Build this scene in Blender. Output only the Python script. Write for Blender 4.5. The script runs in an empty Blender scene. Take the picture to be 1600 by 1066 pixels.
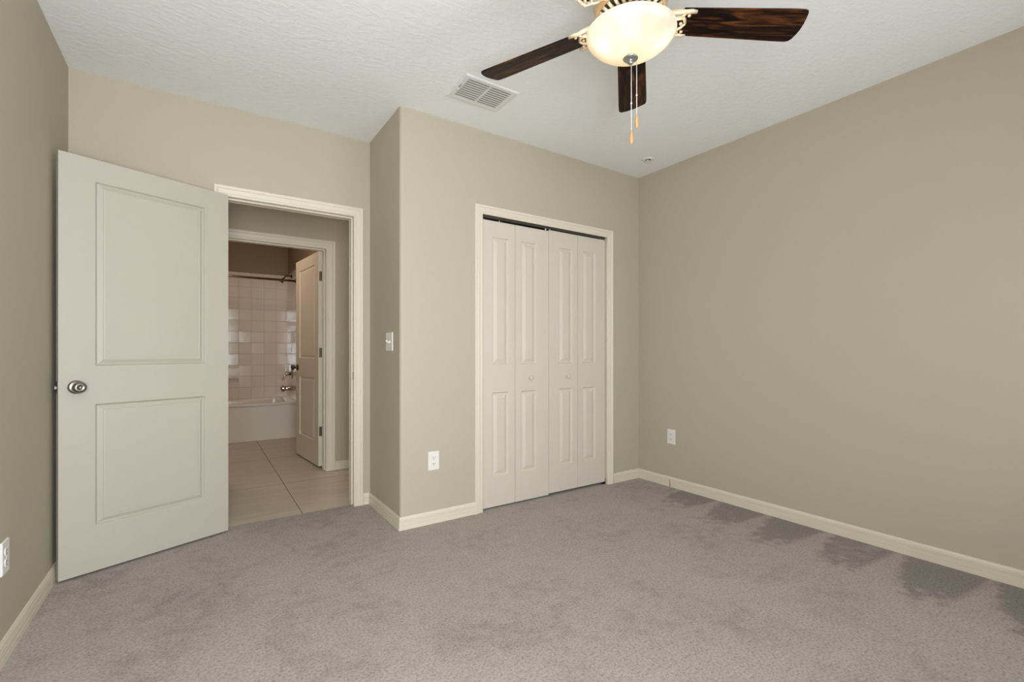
import bpy, math, random
from mathutils import Vector, Matrix

C = bpy.context.scene
COL = C.collection
PI = math.pi

# ------------------------------------------------------------------ camera
CAMZ = 1.1029
cam = bpy.data.cameras.new('camera')
cam.sensor_width = 36.0
cam.lens = 727.16 / 1600 * 36.0
cam.shift_y = 16.27 / 1600
cam.clip_start = 0.02
camo = bpy.data.objects.new('camera', cam)
COL.objects.link(camo)
camo.location = (0, 0, CAMZ)
camo.rotation_euler = (math.radians(90.0), 0, math.radians(-33.85))
C.camera = camo

# ------------------------------------------------------------------ world, exposure
w = bpy.data.worlds.new('world')
C.world = w
w.use_nodes = True
bg = w.node_tree.nodes['Background']
bg.inputs[0].default_value = (0.80, 0.90, 1.0, 1)
bg.inputs[1].default_value = 1.3
C.view_settings.view_transform = 'Standard'
C.view_settings.look = 'None'
C.view_settings.exposure = 0.05
C.view_settings.gamma = 1.0
C.cycles.use_denoising = True
C.cycles.max_bounces = 14
C.cycles.diffuse_bounces = 9
C.cycles.glossy_bounces = 4
C.cycles.transmission_bounces = 6
C.cycles.caustics_reflective = False
C.cycles.caustics_refractive = False
C.cycles.sample_clamp_indirect = 6.0

def area(name, loc, rot, sx, sy, power, color):
    l = bpy.data.lights.new(name, 'AREA')
    l.shape = 'RECTANGLE'; l.size = sx; l.size_y = sy
    l.energy = power; l.color = color
    o = bpy.data.objects.new(name, l); COL.objects.link(o)
    o.location = loc; o.rotation_euler = rot
    return o

def point(name, loc, power, color, r):
    l = bpy.data.lights.new(name, 'POINT')
    l.energy = power; l.color = color; l.shadow_soft_size = r
    o = bpy.data.objects.new(name, l); COL.objects.link(o)
    o.location = loc
    return o

# room numbers (metres)
H = 2.62
XL, XN, XR = -0.5834, 1.026, 3.1905
YB, YC, YD = -0.42, 2.766, 3.3819
TH = 0.115
YD2 = YD + TH                    # hall side of the door wall
YH = 4.51                        # hall / bathroom wall
YH2 = YH + 0.125
BX0, BX1 = -0.48, 1.045          # bathroom
BY1 = 7.30
# left window behind the camera, and a right one added to light that side: (x0, x1, daylight power, ceiling-fill power)
WZ0, WZ1 = 0.45, 2.12
WINS = ((-0.50, 0.50, 106, 17), (1.55, 2.75, 10, 10))
for k_, (wx0, wx1, pw_d, pw_g) in enumerate(WINS):
    # sky light arriving through the window
    area('window_daylight_%d' % k_, ((wx0 + wx1) / 2, YB - 0.16, (WZ0 + WZ1) / 2), (math.radians(90), 0, 0),
         wx1 - wx0 - 0.1, WZ1 - WZ0 - 0.1, pw_d, (0.93, 0.965, 1.0))
    # added fill lamp outside, aimed up through the window to brighten the ceiling
    area('window_ground_light_%d' % k_, ((wx0 + wx1) / 2, YB - 0.55, 0.85), (math.radians(90 + 42), 0, 0),
         wx1 - wx0, 0.9, pw_g, (0.99, 0.98, 0.96))

# ------------------------------------------------------------------ materials
def new_mat(name):
    m = bpy.data.materials.new(name); m.use_nodes = True
    nt = m.node_tree
    return m, nt, nt.nodes['Principled BSDF']

def N(nt, t, **kw):
    n = nt.nodes.new(t)
    for k, v in kw.items():
        setattr(n, k, v)
    return n

def simple(name, col, rough=0.5, metal=0.0, spec=0.5, bump=None):
    m, nt, b = new_mat(name)
    b.inputs['Base Color'].default_value = (*col, 1)
    b.inputs['Roughness'].default_value = rough
    b.inputs['Metallic'].default_value = metal
    b.inputs['Specular IOR Level'].default_value = spec
    # slight procedural tone variation
    tc = N(nt, 'ShaderNodeTexCoord'); no = N(nt, 'ShaderNodeTexNoise')
    no.inputs['Scale'].default_value = bump[0] if bump else 3.0
    no.inputs['Detail'].default_value = 3
    nt.links.new(tc.outputs['Object'], no.inputs['Vector'])
    if bump:
        bp = N(nt, 'ShaderNodeBump')
        bp.inputs['Strength'].default_value = bump[1]
        bp.inputs['Distance'].default_value = bump[2]
        nt.links.new(no.outputs['Fac'], bp.inputs['Height'])
        nt.links.new(bp.outputs['Normal'], b.inputs['Normal'])
    else:
        mx = N(nt, 'ShaderNodeMixRGB'); mx.blend_type = 'MULTIPLY'
        mx.inputs[0].default_value = 0.06
        mx.inputs[1].default_value = (*col, 1)
        nt.links.new(no.outputs['Fac'], mx.inputs[2])
        nt.links.new(mx.outputs[0], b.inputs['Base Color'])
    return m

def ramp(nt, stops):
    r = N(nt, 'ShaderNodeValToRGB')
    e = r.color_ramp.elements
    e[0].position, e[0].color = stops[0][0], (*stops[0][1], 1)
    e[1].position, e[1].color = stops[-1][0], (*stops[-1][1], 1)
    for p_, c_ in stops[1:-1]:
        x = e.new(p_); x.color = (*c_, 1)
    return r

M = {}
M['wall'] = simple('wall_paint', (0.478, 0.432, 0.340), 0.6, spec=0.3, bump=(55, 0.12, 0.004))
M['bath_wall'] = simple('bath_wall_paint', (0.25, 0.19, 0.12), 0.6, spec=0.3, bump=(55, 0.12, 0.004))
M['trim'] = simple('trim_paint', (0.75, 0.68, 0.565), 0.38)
M['door'] = simple('door_paint', (0.50, 0.465, 0.395), 0.42)  # the trim's white paint, with the door's dimmer light put into the colour
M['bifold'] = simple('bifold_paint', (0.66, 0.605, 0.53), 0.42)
M['white'] = simple('white_plastic', (0.80, 0.79, 0.77), 0.35)
M['vent'] = simple('vent_metal', (0.76, 0.76, 0.74), 0.4)
M['dark'] = simple('dark_gap', (0.012, 0.011, 0.010), 0.9)
M['nickel'] = simple('satin_nickel', (0.30, 0.27, 0.235), 0.33, 1.0)
M['chrome'] = simple('chrome', (0.55, 0.53, 0.50), 0.12, 1.0)
M['bronze'] = simple('dark_bronze', (0.10, 0.075, 0.055), 0.35, 1.0)
M['duct'] = simple('duct_shadow', (0.10, 0.10, 0.095), 0.9)
M['rod'] = simple('rod_metal', (0.34, 0.27, 0.20), 0.30, 1.0)
M['steel'] = simple('track_steel', (0.32, 0.30, 0.28), 0.35, 1.0)
M['gold'] = simple('brushed_gold', (0.66, 0.48, 0.28), 0.36, 0.5)
M['ivory'] = simple('antique_ivory_metal', (0.70, 0.58, 0.42), 0.36, 0.35)
M['pewter'] = simple('pewter', (0.42, 0.42, 0.43), 0.35, 0.9)
M['fob'] = simple('fob_wood', (0.58, 0.33, 0.15), 0.4)
M['tub'] = simple('tub_enamel', (0.80, 0.74, 0.66), 0.16)
M['caulk'] = simple('bare_wood_gap', (0.36, 0.17, 0.07), 0.8)
M['bulb'] = simple('bulb_glass', (0.9, 0.85, 0.75), 0.5)

# ceiling: fine knock-down texture
def mk_ceiling():
    m, nt, b = new_mat('ceiling_paint')
    b.inputs['Base Color'].default_value = (0.86, 0.87, 0.875, 1)
    b.inputs['Roughness'].default_value = 0.85
    b.inputs['Specular IOR Level'].default_value = 0.2
    tc = N(nt, 'ShaderNodeTexCoord')
    mp = N(nt, 'ShaderNodeMapping'); mp.inputs['Scale'].default_value = (1, 1.6, 1)
    no = N(nt, 'ShaderNodeTexNoise'); no.inputs['Scale'].default_value = 26
    no.inputs['Detail'].default_value = 6; no.inputs['Distortion'].default_value = 0.6
    r = ramp(nt, [(0.42, (0, 0, 0)), (0.6, (1, 1, 1))])
    bp = N(nt, 'ShaderNodeBump'); bp.inputs['Strength'].default_value = 0.22
    bp.inputs['Distance'].default_value = 0.004
    nt.links.new(tc.outputs['Object'], mp.inputs['Vector'])
    nt.links.new(mp.outputs['Vector'], no.inputs['Vector'])
    nt.links.new(no.outputs['Fac'], r.inputs[0])
    nt.links.new(r.outputs[0], bp.inputs['Height'])
    nt.links.new(bp.outputs['Normal'], b.inputs['Normal'])
    return m
M['ceiling'] = mk_ceiling()

def mathn(nt, op, a=None, b=None, c=None, clamp=False):
    n = N(nt, 'ShaderNodeMath'); n.operation = op; n.use_clamp = clamp
    for i, v in enumerate((a, b, c)):
        if v is None: continue
        if isinstance(v, (int, float)): n.inputs[i].default_value = v
        else: nt.links.new(v, n.inputs[i])
    return n.outputs[0]

# carpet: speckled cut pile, brushed nap patches and vacuum strokes by the right wall
def mk_carpet():
    m, nt, b = new_mat('carpet_pile')
    L = nt.links
    b.inputs['Roughness'].default_value = 0.95
    b.inputs['Specular IOR Level'].default_value = 0.1
    b.inputs['Sheen Weight'].default_value = 0.15
    tc = N(nt, 'ShaderNodeTexCoord')
    P = tc.outputs['Object']
    big = N(nt, 'ShaderNodeTexNoise'); big.inputs['Scale'].default_value = 2.3
    big.inputs['Detail'].default_value = 4; big.inputs['Roughness'].default_value = 0.6; big.inputs['Distortion'].default_value = 0.8
    mid = N(nt, 'ShaderNodeTexNoise'); mid.inputs['Scale'].default_value = 17
    mid.inputs['Detail'].default_value = 4
    fine = N(nt, 'ShaderNodeTexNoise'); fine.inputs['Scale'].default_value = 100
    fine.inputs['Detail'].default_value = 3; fine.inputs['Roughness'].default_value = 0.7
    for n in (big, mid, fine): L.new(P, n.inputs['Vector'])
    sp = N(nt, 'ShaderNodeSeparateXYZ'); L.new(P, sp.inputs[0])
    X, Y = sp.outputs[0], sp.outputs[1]
    # nap patches
    nap = mathn(nt, 'MULTIPLY_ADD', mathn(nt, 'SUBTRACT', big.outputs['Fac'], 0.5), 1.0, 0.5)
    nap = mathn(nt, 'ADD', nap, mathn(nt, 'MULTIPLY', mathn(nt, 'SUBTRACT', mid.outputs['Fac'], 0.5), 0.7))
    # vacuum strokes: darker nap in bands that run in from the right wall
    nz = mathn(nt, 'SUBTRACT', mid.outputs['Fac'], 0.5)
    yy = mathn(nt, 'ADD', Y, mathn(nt, 'MULTIPLY', nz, 0.05))
    u = mathn(nt, 'SUBTRACT', XR, X)
    ph = mathn(nt, 'FRACT', mathn(nt, 'DIVIDE', mathn(nt, 'SUBTRACT', 2.35 + 0.355 * 6, yy), 0.355))
    da = mathn(nt, 'MULTIPLY', mathn(nt, 'SUBTRACT', ph, mathn(nt, 'MULTIPLY', u, 0.62)), 8.0, clamp=True)
    db = mathn(nt, 'MULTIPLY', mathn(nt, 'SUBTRACT', mathn(nt, 'MULTIPLY_ADD', u, -0.22, 1.02), ph), 9.0, clamp=True)
    ue = mathn(nt, 'ADD', u, mathn(nt, 'MULTIPLY', nz, 0.45))
    dc = mathn(nt, 'MULTIPLY', mathn(nt, 'SUBTRACT', mathn(nt, 'MULTIPLY_ADD', Y, -0.11, 0.66), ue), 5.0, clamp=True)
    dd = mathn(nt, 'MULTIPLY', mathn(nt, 'SUBTRACT', 2.40, Y), 20.0, clamp=True)
    d = mathn(nt, 'MULTIPLY', mathn(nt, 'MULTIPLY', da, db), mathn(nt, 'MULTIPLY', dc, dd))
    # fainter strokes on the left, running from the doorway towards the camera
    ph2 = mathn(nt, 'FRACT', mathn(nt, 'DIVIDE', mathn(nt, 'ADD', mathn(nt, 'ADD', X, mathn(nt, 'MULTIPLY', Y, 0.25)), mathn(nt, 'MULTIPLY', big.outputs['Fac'], 0.35)), 0.43))
    s2 = mathn(nt, 'MULTIPLY', mathn(nt, 'SUBTRACT', 1.0, ph2), mathn(nt, 'MULTIPLY', mathn(nt, 'SUBTRACT', 1.0, X), 0.8, clamp=True))
    val = mathn(nt, 'SUBTRACT', nap, mathn(nt, 'MULTIPLY', d, 0.55))
    val = mathn(nt, 'SUBTRACT', val, mathn(nt, 'MULTIPLY', s2, 0.16))
    r = ramp(nt, [(0.0, (0.225, 0.195, 0.178)), (0.45, (0.365, 0.320, 0.283)), (1.0, (0.420, 0.372, 0.330))])
    L.new(val, r.inputs[0])
    fr = ramp(nt, [(0.30, (0.55, 0.55, 0.56)), (0.5, (1, 1, 1)), (0.72, (1.22, 1.21, 1.20))])
    L.new(fine.outputs['Fac'], fr.inputs[0])
    mx = N(nt, 'ShaderNodeMixRGB'); mx.blend_type = 'MULTIPLY'; mx.inputs[0].default_value = 0.95
    L.new(r.outputs[0], mx.inputs[1]); L.new(fr.outputs[0], mx.inputs[2])
    L.new(mx.outputs[0], b.inputs['Base Color'])
    h = mathn(nt, 'ADD', fine.outputs['Fac'], mathn(nt, 'MULTIPLY', mid.outputs['Fac'], 0.6))
    bp = N(nt, 'ShaderNodeBump'); bp.inputs['Strength'].default_value = 0.6
    bp.inputs['Distance'].default_value = 0.006
    L.new(h, bp.inputs['Height']); L.new(bp.outputs['Normal'], b.inputs['Normal'])
    return m
M['carpet'] = mk_carpet()

# large porcelain floor tile with grout
def mk_tile(name, axes, sx, sy, ox, oy, c1, c2, grout, gw, rough, vein, tilt):
    m, nt, b = new_mat(name)
    L = nt.links
    tc = N(nt, 'ShaderNodeTexCoord')
    sp = N(nt, 'ShaderNodeSeparateXYZ'); L.new(tc.outputs['Object'], sp.inputs[0])
    a, c = sp.outputs[axes[0]], sp.outputs[axes[1]]
    def cell(v, o, s):
        t = mathn(nt, 'DIVIDE', mathn(nt, 'SUBTRACT', v, o), s)
        f = mathn(nt, 'FRACT', t); fl = mathn(nt, 'FLOOR', t)
        e = mathn(nt, 'MULTIPLY', mathn(nt, 'MINIMUM', f, mathn(nt, 'SUBTRACT', 1.0, f)), s)
        return e, fl
    e1, f1 = cell(a, ox, sx); e2, f2 = cell(c, oy, sy)
    e = mathn(nt, 'MINIMUM', e1, e2)
    mask = mathn(nt, 'MULTIPLY', mathn(nt, 'SUBTRACT', e, gw * 0.5), 1.0 / (gw * 0.5), clamp=True)   # 0 grout, 1 tile
    cv = N(nt, 'ShaderNodeCombineXYZ'); L.new(f1, cv.inputs[0]); L.new(f2, cv.inputs[1])
    wn = N(nt, 'ShaderNodeTexWhiteNoise'); L.new(cv.outputs[0], wn.inputs['Vector'])
    mp = N(nt, 'ShaderNodeMapping')
    mp.inputs['Scale'].default_value = vein[0]
    L.new(tc.outputs['Object'], mp.inputs['Vector'])
    no = N(nt, 'ShaderNodeTexNoise'); no.inputs['Scale'].default_value = vein[1]
    no.inputs['Detail'].default_value = 5; no.inputs['Distortion'].default_value = 1.2
    L.new(mp.outputs[0], no.inputs['Vector'])
    v = mathn(nt, 'ADD', mathn(nt, 'MULTIPLY_ADD', mathn(nt, 'SUBTRACT', no.outputs['Fac'], 0.5), vein[2], 0.5),
              mathn(nt, 'MULTIPLY', mathn(nt, 'SUBTRACT', wn.outputs['Value'], 0.5), vein[3]))
    r = ramp(nt, [(0.0, c1), (1.0, c2)]); L.new(v, r.inputs[0])
    mx = N(nt, 'ShaderNodeMixRGB'); mx.inputs[1].default_value = (*grout, 1)
    L.new(mask, mx.inputs[0]); L.new(r.outputs[0], mx.inputs[2])
    L.new(mx.outputs[0], b.inputs['Base Color'])
    rr = mathn(nt, 'MULTIPLY_ADD', mask, rough - 0.8, 0.8)
    L.new(rr, b.inputs['Roughness'])
    h = mask
    if tilt:
        # every tile is set at its own very slight tilt
        s2 = N(nt, 'ShaderNodeSeparateXYZ'); L.new(wn.outputs['Color'], s2.inputs[0])
        t = mathn(nt, 'ADD', mathn(nt, 'MULTIPLY', a, mathn(nt, 'SUBTRACT', s2.outputs[0], 0.5)),
                  mathn(nt, 'MULTIPLY', c, mathn(nt, 'SUBTRACT', s2.outputs[1], 0.5)))
        h = mathn(nt, 'ADD', h, mathn(nt, 'MULTIPLY', t, tilt))
    bp = N(nt, 'ShaderNodeBump'); bp.inputs['Strength'].default_value = 0.5
    bp.inputs['Distance'].default_value = 0.0015
    L.new(h, bp.inputs['Height']); L.new(bp.outputs['Normal'], b.inputs['Normal'])
    return m
M['floor_tile'] = mk_tile('floor_tile', (0, 1), 0.58, 1.09, 0.582, 4.30, (0.47, 0.41, 0.325), (0.62, 0.55, 0.45),
                          (0.20, 0.165, 0.13), 0.004, 0.32, ((1.0, 7.0, 1), 1.6, 1.5, 0.15), 0)
M['wall_tile_y'] = mk_tile('bath_tile_back', (0, 2), 0.1523, 0.1523, BX1, 0.46, (0.72, 0.64, 0.56), (0.76, 0.68, 0.60),
                           (0.54, 0.47, 0.41), 0.003, 0.12, ((1, 1, 1), 3, 0.4, 0.3), 55)
M['wall_tile_x'] = mk_tile('bath_tile_side', (1, 2), 0.1523, 0.1523, BY1, 0.46, (0.72, 0.64, 0.56), (0.76, 0.68, 0.60),
                           (0.54, 0.47, 0.41), 0.003, 0.12, ((1, 1, 1), 3, 0.4, 0.3), 55)

# dark walnut fan blades, grain along local x
def mk_wood():
    m, nt, b = new_mat('blade_walnut')
    L = nt.links
    tc = N(nt, 'ShaderNodeTexCoord')
    mp = N(nt, 'ShaderNodeMapping'); mp.inputs['Scale'].default_value = (1.6, 16, 1)
    L.new(tc.outputs['Object'], mp.inputs['Vector'])
    no = N(nt, 'ShaderNodeTexNoise'); no.inputs['Scale'].default_value = 2.4
    no.inputs['Detail'].default_value = 6; no.inputs['Distortion'].default_value = 1.8
    L.new(mp.outputs[0], no.inputs['Vector'])
    r = ramp(nt, [(0.38, (0.003, 0.0015, 0.001)), (0.50, (0.014, 0.005, 0.002)), (0.60, (0.070, 0.022, 0.007)), (0.75, (0.17, 0.060, 0.018))])
    L.new(no.outputs['Fac'], r.inputs[0]); L.new(r.outputs[0], b.inputs['Base Color'])
    b.inputs['Roughness'].default_value = 0.42
    b.inputs['Specular IOR Level'].default_value = 0.15
    return m
M['blade'] = mk_wood()

# frosted tea-stained glass bowl: light passes through it diffusely
def mk_glass_bowl():
    m = bpy.data.materials.new('frosted_bowl_glass'); m.use_nodes = True
    nt = m.node_tree; nt.nodes.clear(); L = nt.links
    out = N(nt, 'ShaderNodeOutputMaterial')
    tc = N(nt, 'ShaderNodeTexCoord')
    no = N(nt, 'ShaderNodeTexNoise'); no.inputs['Scale'].default_value = 9; no.inputs['Detail'].default_value = 3
    no.inputs['Distortion'].default_value = 1.0
    L.new(tc.outputs['Object'], no.inputs['Vector'])
    r = ramp(nt, [(0.38, (0.98, 0.88, 0.70)), (0.56, (0.98, 0.95, 0.90))]); L.new(no.outputs['Fac'], r.inputs[0])
    tr = N(nt, 'ShaderNodeBsdfTranslucent'); L.new(r.outputs[0], tr.inputs[0])
    df = N(nt, 'ShaderNodeBsdfDiffuse'); df.inputs[0].default_value = (0.80, 0.77, 0.72, 1)
    gl = N(nt, 'ShaderNodeBsdfGlossy'); gl.inputs[0].default_value = (1, 1, 1, 1); gl.inputs[1].default_value = 0.25
    em = N(nt, 'ShaderNodeEmission'); em.inputs[1].default_value = 0.04
    L.new(r.outputs[0], em.inputs[0])
    m1 = N(nt, 'ShaderNodeMixShader'); m1.inputs[0].default_value = 0.55
    L.new(df.outputs[0], m1.inputs[1]); L.new(tr.outputs[0], m1.inputs[2])
    m2 = N(nt, 'ShaderNodeMixShader'); m2.inputs[0].default_value = 0.05
    L.new(m1.outputs[0], m2.inputs[1]); L.new(gl.outputs[0], m2.inputs[2])
    ad = N(nt, 'ShaderNodeAddShader'); L.new(m2.outputs[0], ad.inputs[0]); L.new(em.outputs[0], ad.inputs[1])
    L.new(ad.outputs[0], out.inputs[0])
    return m
M['bowl'] = mk_glass_bowl()

def mk_pane():
    m = bpy.data.materials.new('window_glass'); m.use_nodes = True
    nt = m.node_tree; nt.nodes.clear(); L = nt.links
    out = N(nt, 'ShaderNodeOutputMaterial')
    tr = N(nt, 'ShaderNodeBsdfTransparent'); tr.inputs[0].default_value = (0.97, 0.98, 0.98, 1)
    gl = N(nt, 'ShaderNodeBsdfGlossy'); gl.inputs[1].default_value = 0.02
    mx = N(nt, 'ShaderNodeMixShader'); mx.inputs[0].default_value = 0.06
    L.new(tr.outputs[0], mx.inputs[1]); L.new(gl.outputs[0], mx.inputs[2]); L.new(mx.outputs[0], out.inputs[0])
    return m
M['pane'] = mk_pane()

# ------------------------------------------------------------------ mesh helpers
class MB:
    def __init__(s): s.v = []; s.f = []; s.smooth = []
    def add(s, verts, faces, smooth=False):
        n = len(s.v); s.v += [tuple(v) for v in verts]
        s.f += [tuple(i + n for i in f) for f in faces]; s.smooth += [smooth] * len(faces)
        return s
    def box(s, x0, y0, z0, x1, y1, z1):
        return s.add([(x0, y0, z0), (x1, y0, z0), (x1, y1, z0), (x0, y1, z0), (x0, y0, z1), (x1, y0, z1), (x1, y1, z1), (x0, y1, z1)],
                     [(0, 3, 2, 1), (4, 5, 6, 7), (0, 1, 5, 4), (1, 2, 6, 5), (2, 3, 7, 6), (3, 0, 4, 7)])
    def cbox(s, x0, y0, z0, x1, y1, z1, b):
        """box with chamfered edges"""
        V = []; idx = {}
        X = (x0, x1); Y = (y0, y1); Z = (z0, z1)
        for i in (0, 1):
            for j in (0, 1):
                for k in (0, 1):
                    sx, sy, sz = (1, -1)[i], (1, -1)[j], (1, -1)[k]
                    for a in range(3):
                        q = [X[i] + sx * b, Y[j] + sy * b, Z[k] + sz * b]
                        q[a] = (X[i], Y[j], Z[k])[a]
                        idx[(i, j, k, a)] = len(V); V.append(tuple(q))
        F = []
        for i in (0, 1):
            F.append([idx[(i, 0, 0, 0)], idx[(i, 1, 0, 0)], idx[(i, 1, 1, 0)], idx[(i, 0, 1, 0)]])
            F.append([idx[(0, i, 0, 1)], idx[(1, i, 0, 1)], idx[(1, i, 1, 1)], idx[(0, i, 1, 1)]])
            F.append([idx[(0, 0, i, 2)], idx[(1, 0, i, 2)], idx[(1, 1, i, 2)], idx[(0, 1, i, 2)]])
        for i in (0, 1):
            for j in (0, 1):
                F.append([idx[(i, j, 0, 0)], idx[(i, j, 1, 0)], idx[(i, j, 1, 1)], idx[(i, j, 0, 1)]])
                F.append([idx[(i, 0, j, 0)], idx[(i, 1, j, 0)], idx[(i, 1, j, 2)], idx[(i, 0, j, 2)]])
                F.append([idx[(0, i, j, 1)], idx[(1, i, j, 1)], idx[(1, i, j, 2)], idx[(0, i, j, 2)]])
                for k in (0, 1):
                    F.append([idx[(i, j, k, 0)], idx[(i, j, k, 1)], idx[(i, j, k, 2)]])
        return s.add(V, F)
    def rings(s, rings, closed=True, cap0=False, cap1=False, smooth=True):
        n = len(rings[0]); V = [p for r in rings for p in r]; F = []
        m = n if closed else n - 1
        for i in range(len(rings) - 1):
            for j in range(m):
                a = i * n + j; b_ = i * n + (j + 1) % n
                F.append((a, b_, b_ + n, a + n))
        s.add(V, F, smooth)
        base = len(s.v) - len(V)
        if cap0: s.f.append(tuple(base + k for k in range(n))[::-1]); s.smooth.append(False)
        if cap1: s.f.append(tuple(base + (len(rings) - 1) * n + k for k in range(n))); s.smooth.append(False)
        return s
    def lathe(s, prof, center=(0, 0, 0), axis=(0, 0, 1), seg=32, smooth=True, cap0=True, cap1=True, mod=None):
        """prof: list of (radius, height along axis)"""
        ax = Vector(axis).normalized()
        t = Vector((0, 0, 1)) if abs(ax.z) < 0.9 else Vector((1, 0, 0))
        e1 = ax.cross(t).normalized(); e2 = ax.cross(e1)
        c = Vector(center); R = []
        for r, h in prof:
            ring = []
            for k in range(seg):
                a = 2 * PI * k / seg
                rr = max(r, 1e-5) * (mod(a, r, h) if mod else 1)
                ring.append(c + ax * h + e1 * (rr * math.cos(a)) + e2 * (rr * math.sin(a)))
            R.append(ring)
        return s.rings(R, True, cap0, cap1, smooth)
    def tube(s, pts, r, seg=10, caps=True, flat=1.0):
        pts = [Vector(p) for p in pts]
        rs = r if isinstance(r, (list, tuple)) else [r] * len(pts)
        R = []; prev = None
        for i, p in enumerate(pts):
            d = (pts[min(i + 1, len(pts) - 1)] - pts[max(i - 1, 0)]).normalized()
            if prev is None:
                t = Vector((0, 0, 1)) if abs(d.z) < 0.9 else Vector((1, 0, 0))
                e1 = d.cross(t).normalized()
            else:
                e1 = (prev - d * prev.dot(d)).normalized()
            prev = e1; e2 = d.cross(e1)
            R.append([p + e1 * rs[i] * math.cos(2 * PI * k / seg) + e2 * rs[i] * flat * math.sin(2 * PI * k / seg) for k in range(seg)])
        return s.rings(R, True, caps, caps, True)
    def prism(s, poly, z0, z1):
        n = len(poly)
        V = [(x, y, z0) for x, y in poly] + [(x, y, z1) for x, y in poly]
        F = [tuple(range(n))[::-1], tuple(range(n, 2 * n))] + [(i, (i + 1) % n, n + (i + 1) % n, n + i) for i in range(n)]
        return s.add(V, F)
    def build(s, name, mat, parent=None, bevel=0, loc=None):
        me = bpy.data.meshes.new(name); me.from_pydata(s.v, [], s.f)
        me.polygons.foreach_set('use_smooth', s.smooth)
        me.materials.append(mat)
        import bmesh
        bm = bmesh.new(); bm.from_mesh(me)
        bmesh.ops.remove_doubles(bm, verts=bm.verts, dist=1e-6)
        bmesh.ops.recalc_face_normals(bm, faces=bm.faces)
        bm.to_mesh(me); bm.free(); me.update()
        o = bpy.data.objects.new(name, me); COL.objects.link(o)
        if parent: o.parent = parent
        if loc: o.location = loc
        if bevel:
            b = o.modifiers.new('bevel', 'BEVEL'); b.width = bevel; b.segments = 2; b.limit_method = 'ANGLE'
            b.angle_limit = math.radians(50)
        return o

def tag(o, label, cat, group=None):
    o['label'] = label; o['category'] = cat
    if group: o['group'] = group
    return o
def struct(o, label=None):
    o['kind'] = 'structure'
    if label: o['label'] = label
    return o
def empty(name, loc, rot=(0, 0, 0)):
    o = bpy.data.objects.new(name, None); COL.objects.link(o)
    o.location = loc; o.rotation_euler = rot; o.empty_display_size = 0.1
    return o

def offset_sweep(prof, path, to3, i0=0, i1=None, closed=False, caps=True):
    """sweep a (offset, height) profile along a 2-D path with mitred corners.
    to3(x, y, h) makes the 3-D point; offset goes to the left of the travel direction."""
    n = len(path); i1 = n - 1 if i1 is None else i1
    R = []
    for i in range(i0, i1 + 1):
        p = Vector(path[i])
        dirs = []
        if i > 0: dirs.append((p - Vector(path[i - 1])).normalized())
        if i < n - 1: dirs.append((Vector(path[i + 1]) - p).normalized())
        nn = [Vector((-d.y, d.x)) for d in dirs]
        if len(nn) == 1: mvec = nn[0]
        else:
            mvec = (nn[0] + nn[1]).normalized(); mvec = mvec / mvec.dot(nn[0])
        R.append([to3(p.x + mvec.x * o, p.y + mvec.y * o, h) for o, h in prof])
    return MB().rings(R, True, caps, caps, smooth=False)

# ------------------------------------------------------------------ shell
T = 0.12
# walls
struct(MB().box(XL - T, YB - T, 0, XL, YD + TH, H).build('wall_left', M['wall']), 'khaki painted wall on the left behind the open door')
struct(MB().box(XR, YB - T, 0, XR + T, YD, H).build('wall_right', M['wall']), 'long khaki painted wall on the right')

def wall_with_hole(y0, y1, x0, x1, z1, hx0, hx1, hz0, hz1):
    m = MB()
    xs = [x0, hx0, hx1, x1]; zs = [0, hz0, hz1, z1] if hz0 > 0 else [0, hz1, z1]
    for i in range(3):
        for k in range(len(zs) - 1):
            za, zb = zs[k], zs[k + 1]
            if i == 1 and abs(za - hz0) < 1e-6: continue
            for yy in (y0, y1):
                m.add([(xs[i], yy, za), (xs[i + 1], yy, za), (xs[i + 1], yy, zb), (xs[i], yy, zb)], [(0, 1, 2, 3)])
    def q(a, b, c, d): m.add([a, b, c, d], [(0, 1, 2, 3)])
    for k in range(len(zs) - 1):
        for xx in (x0, x1): q((xx, y0, zs[k]), (xx, y1, zs[k]), (xx, y1, zs[k + 1]), (xx, y0, zs[k + 1]))
    for i in range(3):
        q((xs[i], y0, z1), (xs[i + 1], y0, z1), (xs[i + 1], y1, z1), (xs[i], y1, z1))
        if not (i == 1 and hz0 <= 0): q((xs[i], y0, 0), (xs[i + 1], y0, 0), (xs[i + 1], y1, 0), (xs[i], y1, 0))
    for xx in (hx0, hx1): q((xx, y0, hz0), (xx, y1, hz0), (xx, y1, hz1), (xx, y0, hz1))
    q((hx0, y0, hz1), (hx1, y0, hz1), (hx1, y1, hz1), (hx0, y1, hz1))
    if hz0 > 0: q((hx0, y0, hz0), (hx1, y0, hz0), (hx1, y1, hz0), (hx0, y1, hz0))
    return m

bw = wall_with_hole(YB - T, YB, XL, 1.0, H, WINS[0][0], WINS[0][1], WZ0, WZ1)
bw2 = wall_with_hole(YB - T, YB, 1.0, XR, H, WINS[1][0], WINS[1][1], WZ0, WZ1)
bw.add(bw2.v, bw2.f)
struct(bw.build('wall_back', M['wall']), 'khaki wall with two windows behind the camera')
D0, D1, DZ = 0.118, 0.925, 2.080        # rough door opening (jambs go inside)
struct(wall_with_hole(YD, YD2, XL, XR + T, H, D0, D1, 0, DZ).build('wall_door', M['wall']), 'khaki wall around the bedroom doorway')

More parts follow.
